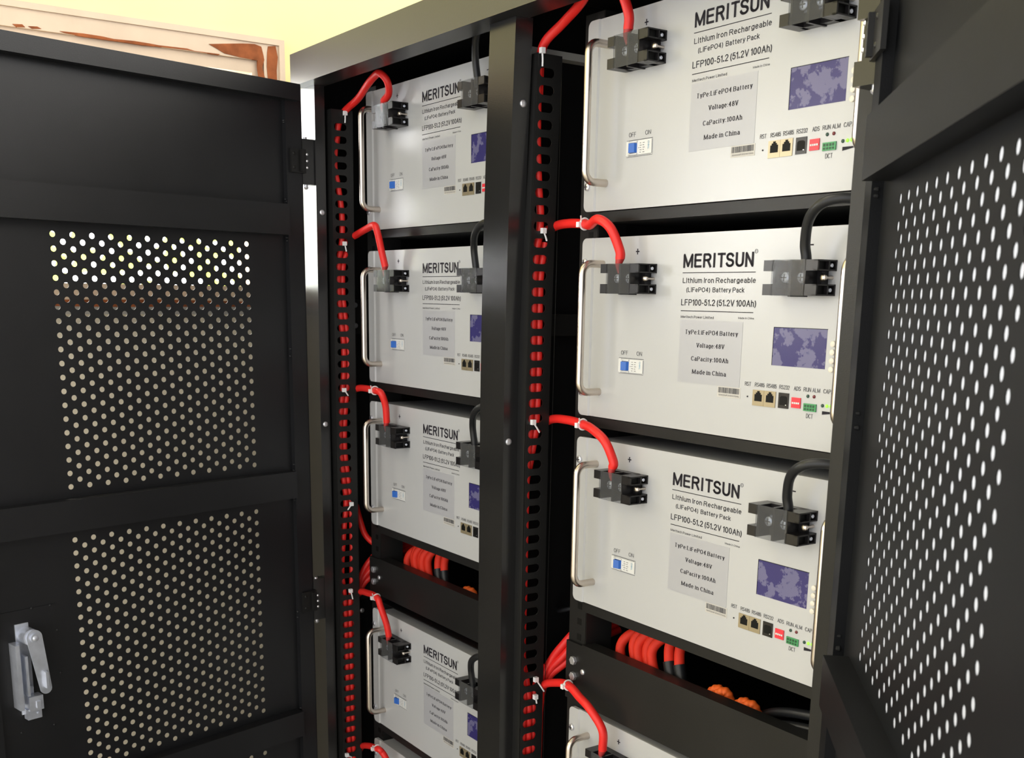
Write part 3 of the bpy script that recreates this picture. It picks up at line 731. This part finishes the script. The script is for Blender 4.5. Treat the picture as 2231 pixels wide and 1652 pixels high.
# coils behind the blanking panels
def coil(x0, y0, ztop, label, group, w=.014, col='redorange'):
    zb = ztop-.096
    pts = [(x0+.045,y0-.006,zb),(x0+.032,y0-.006,ztop-.075),(x0+.013,y0-.005,ztop-.050),(x0,y0,ztop-.025),(x0+.006,y0+.010,ztop-.008),(x0+.020,y0+.030,ztop),(x0+.045,y0+.06,ztop-.006),(x0+.07,y0+.12,ztop-.03)]
    cable('red_cable', pts, .0068, M[col], label, group)
for k, x in enumerate((.062,.084,.0975,.111,.1245)):
    coil(x, .034+.004*(k%2), -.276+(0 if k else -.010), 'thick red cable of the coil behind the right blanking panel', 'coiled red cables in the right bay gap')
for k, x in enumerate((-.553,-.536,-.5235,-.511,-.4985,-.486)):
    coil(x, .050+.004*(k%2), -.281+(0 if k else -.012), 'thick red cable of the coil behind the left blanking panel', 'coiled red cables in the left bay gap')
def sleeved(x, y, label, grp, z0=-.262):
    o = cable('sleeved_red_cable', [(x-.012,y+.05,z0),(x-.002,y+.014,z0-.012),(x+.001,y+.004,z0-.026),(x+.006,y,z0-.044)], .0068, M['redorange'], label, grp)
    MB().tube([(x+.0055,y,z0-.042),(x+.016,y-.003,z0-.066),(x+.030,y-.002,z0-.090),(x+.036,y,z0-.112)], .0078, 12, 5).build('black_sleeve', M['blackcable'], o)
sleeved(.1520,.034,'red cable ending in a black sleeve, left one of two in the right gap','sleeved cables in the right gap')
sleeved(.1690,.036,'red cable ending in a black sleeve, right one of two in the right gap','sleeved cables in the right gap')
sleeved(-.4545,.052,'red cable ending in a black sleeve, left one of two in the left gap','sleeved cables in the left gap',-.272)
sleeved(-.4370,.054,'red cable ending in a black sleeve, right one of two in the left gap','sleeved cables in the left gap',-.272)
def hump(x0, y, zt, label, grp, w=.016):
    m = MB()
    for j in (0,1):
        xx = x0+j*.011; pts = [(xx-.004,y-.006,zt-.06),(xx-.002,y-.003,zt-.022),(xx+.004,y+.002,zt-.006-(1-j)*.001),(xx+.013,y+.008,zt-.002),(xx+.020,y+.012,zt-.022),(xx+.024,y+.014,zt-.06)]
        m.tube(pts, .0062, 12, 10, lambda t: .0062+.0006*math.sin(t*90))
    o = m.build('corrugated_sleeve', M['orange']); tag(o, label, 'cable sleeve', grp)
hump(.2360,.026,-.3125,'orange corrugated sleeve hump, left of the two behind the right blanking panel','orange sleeves')
hump(.2800,.026,-.3150,'orange corrugated sleeve hump, right of the two behind the right blanking panel','orange sleeves')
hump(-.362,.044,-.3270,'orange corrugated sleeve just showing behind the left blanking panel','orange sleeves')
# black leads
def blk(pts, label, group='black leads from the minus terminals', r=.0052):
    return cable('black_cable', pts, r, M['blackcable'], label, group, n=14)
def neg(dx, dy, z, label):
    blk([(.3840+dx,-.021+dy,z+.178),(.3838+dx,-.0215+dy,z+.1920),(.3840+dx,-.025+dy,z+.2061),(.3935+dx,-.033+dy,z+.2275),(.4109+dx,-.038+dy,z+.2407),(.4281+dx,-.033+dy,z+.2455),(.4450+dx,-.022+dy,z+.2440),(.470+dx,-.012+dy,z+.236),(.4830+dx,-.008+dy,z+.225),(.4860+dx,-.008+dy,z+.19)], label)
neg(0,0,0,'black lead curving off the minus terminal of the second right-bay pack')
neg(0,0,-.2525,'black lead curving off the minus terminal of the right-bay pack above the coils')
neg(0,0,.2558,'black lead of the topmost right-bay pack, cropped at the picture top')
for lz, nm in ((.2578,'topmost'),(-.0007,'second'),(-.2591,'third'),(-.6424,'fourth')):
    k = 1 if lz > .2 else 0
    blk([(.3780+LX0,-.021+LY0,lz+.178),(.3760+LX0,-.0215+LY0,lz+.1925),(.3775+LX0,-.026+LY0,lz+.2190),(.3960+LX0,-.035+LY0,lz+.2400+.006*k),(.4200+LX0,-.034+LY0,lz+.2520+.012*k),(.4500+LX0,-.02+LY0,lz+.250+.01*k),(.4800+LX0,-.006+LY0,lz+.235)],
        'black lead off the minus terminal of the %s left-bay pack, passing behind the center post' % nm)
for k, (zz, yy, dz) in enumerate(((-.2990,.040,.020),(-.3140,.036,.012),(-.3230,.044,.006),(-.3330,.036,.0))):
    blk([(.255+.03*k,yy+.03,-.368),(.310+.015*k,yy+.008,zz-.030),(.350,yy,zz-.012),(.400,yy,zz-.002),(.450,yy+.01,zz+.002),(.50,yy+.03,zz-.01)],
        'black cable lying behind the right blanking panel at its right end', 'black cables behind the right blanking panel', .0058)

# dark cable passing behind the right rail
blk([(-.100,.05,-.300),(-.070,.03,-.292),(-.040,.03,-.281),(-.010,.06,-.27)], 'thin dark cable crossing behind the right slotted plate', None, .0030)

# cable ties
def tie(p, q, label, r=.0024, side=1):
    p, q = Vector(p), Vector(q); d = (q-p)
    m = MB(); m.box(-.0028,.0028,-.0030,.0030,-.0034,.0034,.0008)
    m.xf(lambda x,y,z:(p.x+x+.0012*side, p.y+y, p.z+z))
    m.tube([p+V(.001*side,0,0), p+d*.5+V(.0015*side,0,0), q+V(.0008*side,0,0)], .0012, 8, 4)
    o = m.build('cable_tie', M['tie']); tag(o, label, 'cable tie', 'white cable ties'); return o
tie((-.0530,-.0340,.4514),(-.0530,-.0330,.4330),'white cable tie at the top of the right slotted plate')
tie((-.0530,-.0265,.2342),(-.0530,-.0206,.2218),'white cable tie on the right slotted plate level with the second pack')
tie((-.0530,-.0371,-.0141),(-.0530,-.0261,-.0283),'white cable tie on the right slotted plate level with the third pack')
tie((-.0530,-.0236,-.3811),(-.0530,-.0085,-.4020),'large white cable tie around the red bundle at the right slotted plate')
tie((-.0530,-.0238,-.4073),(-.0530,-.0211,-.4176),'small white cable tie just below the large one on the right slotted plate')
tie((-.6330,-.0205,.4467),(-.6330,-.0208,.4314),'white cable tie at the top of the left slotted plate')
tie((-.6330,-.0257,.2346),(-.6330,-.0225,.2217),'white cable tie on the left slotted plate level with the second pack')
tie((-.6330,-.0317,-.0159),(-.6330,-.0238,-.0259),'white cable tie on the left slotted plate level with the third pack')
tie((-.6330,-.0212,-.2219),(-.6330,-.0288,-.2322),'white cable tie on the left slotted plate beside the slanting short cable')
tie((-.6330,-.0261,-.3843),(-.6330,-.0218,-.4008),'white cable tie on the left slotted plate beside the left bundle')
tie((-.6330,-.0400,-.7062),(-.6330,-.0300,-.7130),'white cable tie at the foot of the left slotted plate')
def ring(c, t, label):
    c = Vector(c); t = Vector(t).normalized(); a = t.orthogonal().normalized(); b = t.cross(a)
    m = MB(); pts = [c+(a*math.cos(x)+b*math.sin(x))*.0068 for x in [2*math.pi*i/20 for i in range(21)]]
    m.tube(pts, .0012, 8, 1, caps=False)
    h = c+V(-.002,-.0075,-.001); m.box(h.x-.0026,h.x+.0026,h.y-.0025,h.y+.0025,h.z-.0032,h.z+.0032,.0008)
    m.tube([c+V(.002,-.007,.002), c+V(.006,-.011,.009)], .0009, 6, 1)
    o = m.build('cable_tie', M['tie']); tag(o, label, 'cable tie', 'white cable ties')
ring((.0200,-.0155,.2402),(1,-.1,-.05),'white cable tie around the red lead of the second right-bay pack')
ring((.0289,-.0160,-.0099),(1,-.1,.05),'white cable tie around the red lead above the third right-bay pack')
ring((.0180,-.0195,-.3690),(1,-.1,.3),'white cable tie around the red lead above the lowest right-bay pack')
ring((-.5400,-.0190,-.0100),(1,-.1,.05),'white cable tie around the red lead above the third left-bay pack')
ring((-.5430,-.0195,-.3765),(1,-.1,-.4),'white cable tie around the red lead below the left blanking panel')
ring((-.5480,-.0200,-.6660),(1,-.1,-.3),'white cable tie around the red lead at the bottom of the left bay')

# ------------------------------------------------------------------ room: left wall with its window, floor
XW = -.86
KW = (1.1453-XW-.015)/(1.1453+1.085)
def ky(y): return -.9020+(y+.9020)*KW
def kz(z): return .15128+(z-.15128)*KW
def structure(o): o['kind'] = 'structure'; return o
m = MB(); oy0, oy1, oz0, oz1 = -1.60, ky(.0600), kz(.130), kz(.6360)
m.box(XW-.18,XW,-3.2,oy0,ZF,2.2); m.box(XW-.18,XW,oy1,3.0,ZF,2.2); m.mi = 1; m.box(XW-.18,XW,oy0,oy1,ZF,oz0); m.mi = 0; m.box(XW-.18,XW,oy0,oy1,oz1,2.2)
structure(m.build('wall_left', [M['wall'], mat('brightened_plaster_below_the_sill',(.95,.86,.68),.8,0,.2,.15,60,.03,5)]))  # wall colour made paler below the sill, in place of stronger light there
wr = empty('window_1', (0,0,0)); structure(wr)
m = MB()
def frame(m, y0, y1, z0, z1, w, xa, xb, bev=.002, wb=None):
    wb = w if wb is None else wb
    m.box(xa,xb,y0,y0+w,z0,z1,bev); m.box(xa,xb,y1-w,y1,z0,z1,bev); m.box(xa,xb,y0+w,y1-w,z1-w,z1,bev); m.box(xa,xb,y0+w,y1-w,z0,z0+wb,bev)
frame(m, oy0, oy1, oz0, oz1, .029, XW-.10, XW+.012, .003)
structure(m.build('window_frame', M['trim'], wr))
m = MB(); frame(m, oy0+.029, oy1-.029, oz0+.006, oz1-.029, .021, XW-.09, XW+.006, .002, .012)
m.box(XW-.09,XW+.004,-.80,-.76,oz0+.018,oz1-.05,.002)
structure(m.build('window_sash', M['trim'], wr))
structure(MB().box(XW-.006,XW-.002,oy0+.049,oy1-.049,oz0+.016,oz1-.049).build('window_pane', M['glass'], wr))
structure(MB().box(XW-.12,XW+.030,oy0-.03,oy1+.01,oz0-.022,oz0+.002,.003).build('window_sill', mat('grey_sill_paint',(.40,.38,.34),.6), wr))
# thin raised moulding line at the outside of the frame
m = MB(); m.box(XW-.002,XW+.0155,oy0-.012,oy1+.010,oz1,oz1+.010,.002); m.box(XW-.002,XW+.0155,oy1,oy1+.010,oz0,oz1,.002)
structure(m.build('window_moulding', M['trim'], wr))
# flaked-off paint: thin chips of bare wood showing, each its own outline
P = [[(-.0852,.6208),(-.0594,.6247),(-.0163,.6308),(.0087,.6330),(.0228,.6298),(.0269,.6136),(.0282,.6053),(.0107,.6032),(-.0235,.6045),(-.0541,.6076),(-.0719,.6154)],
 [(.0371,.6322),(.0531,.6351),(.0572,.6145),(.0541,.5887),(.0541,.5300),(.0378,.5300),(.0332,.5947),(.0350,.6202)],
 [(.0139,.6036),(.0282,.6053),(.0229,.5906),(.0285,.5716),(.0322,.5400),(.0205,.5400),(.0139,.5895)],
 [(-.3624,.6067),(-.3206,.6081),(-.2886,.6077),(-.2671,.6060),(-.2286,.6074),(-.2006,.6068),(-.1837,.6059),(-.1288,.6071),(-.1142,.6046),(-.0633,.6051),(-.0665,.6030),(-.1319,.6045),(-.1867,.6033),(-.2121,.6022),(-.2482,.6027),(-.2728,.6026),(-.2970,.6028),(-.3209,.6027),(-.3548,.6045)],
 [(-.4418,.6075),(-.4256,.6092),(-.4209,.6050),(-.4360,.6033)],[(-.4157,.6076),(-.4005,.6090),(-.3936,.6062),(-.4097,.6040)],
 [(-1.5,.128),(-1.1,.133),(-.7,.129),(-.2,.134),(.05,.130),(.05,.122),(-.3,.119),(-.8,.123),(-1.5,.118)]]
m = MB()
for k, poly in enumerate(P):
    xx = XW+.0125 if k < 6 else XW+.0303
    poly = [(ky(a),kz(b)) for a, b in poly]
    m.prism(poly, (xx-.004,0,0), (0,1,0), (0,0,1), (.0046,0,0))
structure(m.build('peeled_patch', M['peel'], wr))
structure(MB().box(-4,4,-4,4,ZF-.05,ZF).build('floor', M['floor']))

# shrub outside the window
rnd = random.Random(11)
sh = empty('shrub', (-2.6,-.2,ZF)); tag(sh, 'sunlit green shrub outside the window, glimpsed through the left door holes', 'shrub')
m = MB()
for i in range(1500):
    a, b = rnd.uniform(0,6.283), rnd.uniform(-1,1); q = rnd.uniform(.55,1)**.5
    c = V(math.cos(a)*math.sqrt(1-b*b)*.5*q, math.sin(a)*math.sqrt(1-b*b)*1.1*q, 1.55+b*.55*q)
    d = Vector((rnd.uniform(-1,1),rnd.uniform(-1,1),rnd.uniform(-.6,.8))).normalized(); e = d.orthogonal().normalized(); l = rnd.uniform(.03,.055)
    m._f([m.b.verts.new(p) for p in (c-d*l, c+e*l*.45, c+d*l, c-e*l*.45)])
m.build('foliage', M['leaf'], sh, recalc=False)
m = MB()
for i in range(6):
    a = i*1.05; m.tube([(0,.1*math.cos(a),0),(.1*math.cos(a),.2*math.sin(a),.6),(.2*math.cos(a),.5*math.sin(a),1.4)], .02, 8, 4, lambda t:.022-.014*t)
m.build('stem', M['bark'], sh)

# ------------------------------------------------------------------ light: bright overcast sky, strongest toward the window side, plus an added front glow
w = bpy.data.worlds.new('World'); bpy.context.scene.world = w; w.use_nodes = True; nt = w.node_tree; nt.nodes.clear()
out = nt.nodes.new('ShaderNodeOutputWorld'); bg = nt.nodes.new('ShaderNodeBackground'); tc = nt.nodes.new('ShaderNodeTexCoord'); sep = nt.nodes.new('ShaderNodeSeparateXYZ')
nt.links.new(tc.outputs['Generated'], sep.inputs[0])
def mr(src, a, b, c, d, interp='SMOOTHSTEP'):
    n = nt.nodes.new('ShaderNodeMapRange'); n.interpolation_type = interp
    n.inputs['From Min'].default_value = a; n.inputs['From Max'].default_value = b; n.inputs['To Min'].default_value = c; n.inputs['To Max'].default_value = d
    nt.links.new(src, n.inputs['Value']); return n.outputs[0]
side = mr(sep.outputs['X'], -.15, -.75, 0, 1)
dp = nt.nodes.new('ShaderNodeVectorMath'); dp.operation = 'DOT_PRODUCT'; dp.inputs[1].default_value = (.6,.8,.1); nt.links.new(tc.outputs['Generated'], dp.inputs[0])
back = mr(dp.outputs['Value'], .55, .95, 0, 1)
up = mr(sep.outputs['Z'], -.1, .7, 0, 1)
c1 = nt.nodes.new('ShaderNodeMix'); c1.data_type = 'RGBA'; c1.inputs[6].default_value = (.97,.985,1.02,1); c1.inputs[7].default_value = (1.08,1.0,.84,1); nt.links.new(up, c1.inputs[0])
nt.links.new(c1.outputs[2], bg.inputs['Color'])
a1 = nt.nodes.new('ShaderNodeMath'); a1.operation = 'MULTIPLY_ADD'; a1.inputs[1].default_value = 15.0; a1.inputs[2].default_value = .44
a2 = nt.nodes.new('ShaderNodeMath'); a2.operation = 'MULTIPLY_ADD'; a2.inputs[1].default_value = .25
nt.links.new(back, a2.inputs[0]); nt.links.new(side, a2.inputs[2])
dq = nt.nodes.new('ShaderNodeVectorMath'); dq.operation = 'DOT_PRODUCT'; dq.inputs[1].default_value = (.42,-.905,.05); nt.links.new(tc.outputs['Generated'], dq.inputs[0])
fr = mr(dq.outputs['Value'], .55, .98, 0, .11)  # glow lobe added in front of the cabinet to lift wall and duct slots
a3 = nt.nodes.new('ShaderNodeMath'); nt.links.new(a2.outputs[0], a3.inputs[0]); nt.links.new(fr, a3.inputs[1])
nt.links.new(a3.outputs[0], a1.inputs[0]); nt.links.new(a1.outputs[0], bg.inputs['Strength'])
nt.links.new(bg.outputs[0], out.inputs[0])

# ------------------------------------------------------------------ camera
Cp = (1.1452949641946315, -0.9020047817024252, 0.15127602877173224)
yaw, pit, roll = 0.9646596591405231, -0.22183033824436849, -0.01503031087952246
F, CX, CY = 2395.6267072846535, 1110.8752891008576, 1184.8201459523018
Rz = Matrix(((math.cos(yaw),-math.sin(yaw),0),(math.sin(yaw),math.cos(yaw),0),(0,0,1)))
Rx = Matrix(((1,0,0),(0,math.cos(pit),-math.sin(pit)),(0,math.sin(pit),math.cos(pit))))
Ro = Matrix(((math.cos(roll),0,math.sin(roll)),(0,1,0),(-math.sin(roll),0,math.cos(roll))))
B = Rz @ Rx @ Ro
r_, f_, u_ = B.col[0], B.col[1], B.col[2]
cam = bpy.data.cameras.new('camera'); co = bpy.data.objects.new('camera', cam); C.objects.link(co)
mw = Matrix(((r_.x,u_.x,-f_.x,Cp[0]),(r_.y,u_.y,-f_.y,Cp[1]),(r_.z,u_.z,-f_.z,Cp[2]),(0,0,0,1)))
co.matrix_world = mw
cam.sensor_fit = 'HORIZONTAL'; cam.sensor_width = 36; cam.lens = F/W_PX*36
cam.shift_x = (W_PX/2-CX)/W_PX; cam.shift_y = (CY-H_PX/2)/W_PX
cam.dof.use_dof = True; cam.dof.focus_distance = 1.42; cam.dof.aperture_fstop = 17
cam.clip_start = .01; cam.clip_end = 100
sc = bpy.context.scene; sc.camera = co
sc.view_settings.view_transform = 'Standard'; sc.view_settings.look = 'None'; sc.view_settings.gamma = 1; sc.view_settings.use_curve_mapping = False
sc.view_settings.exposure = .25
sc.cycles.use_denoising = True
sc.cycles.max_bounces = 8; sc.cycles.transparent_max_bounces = 12
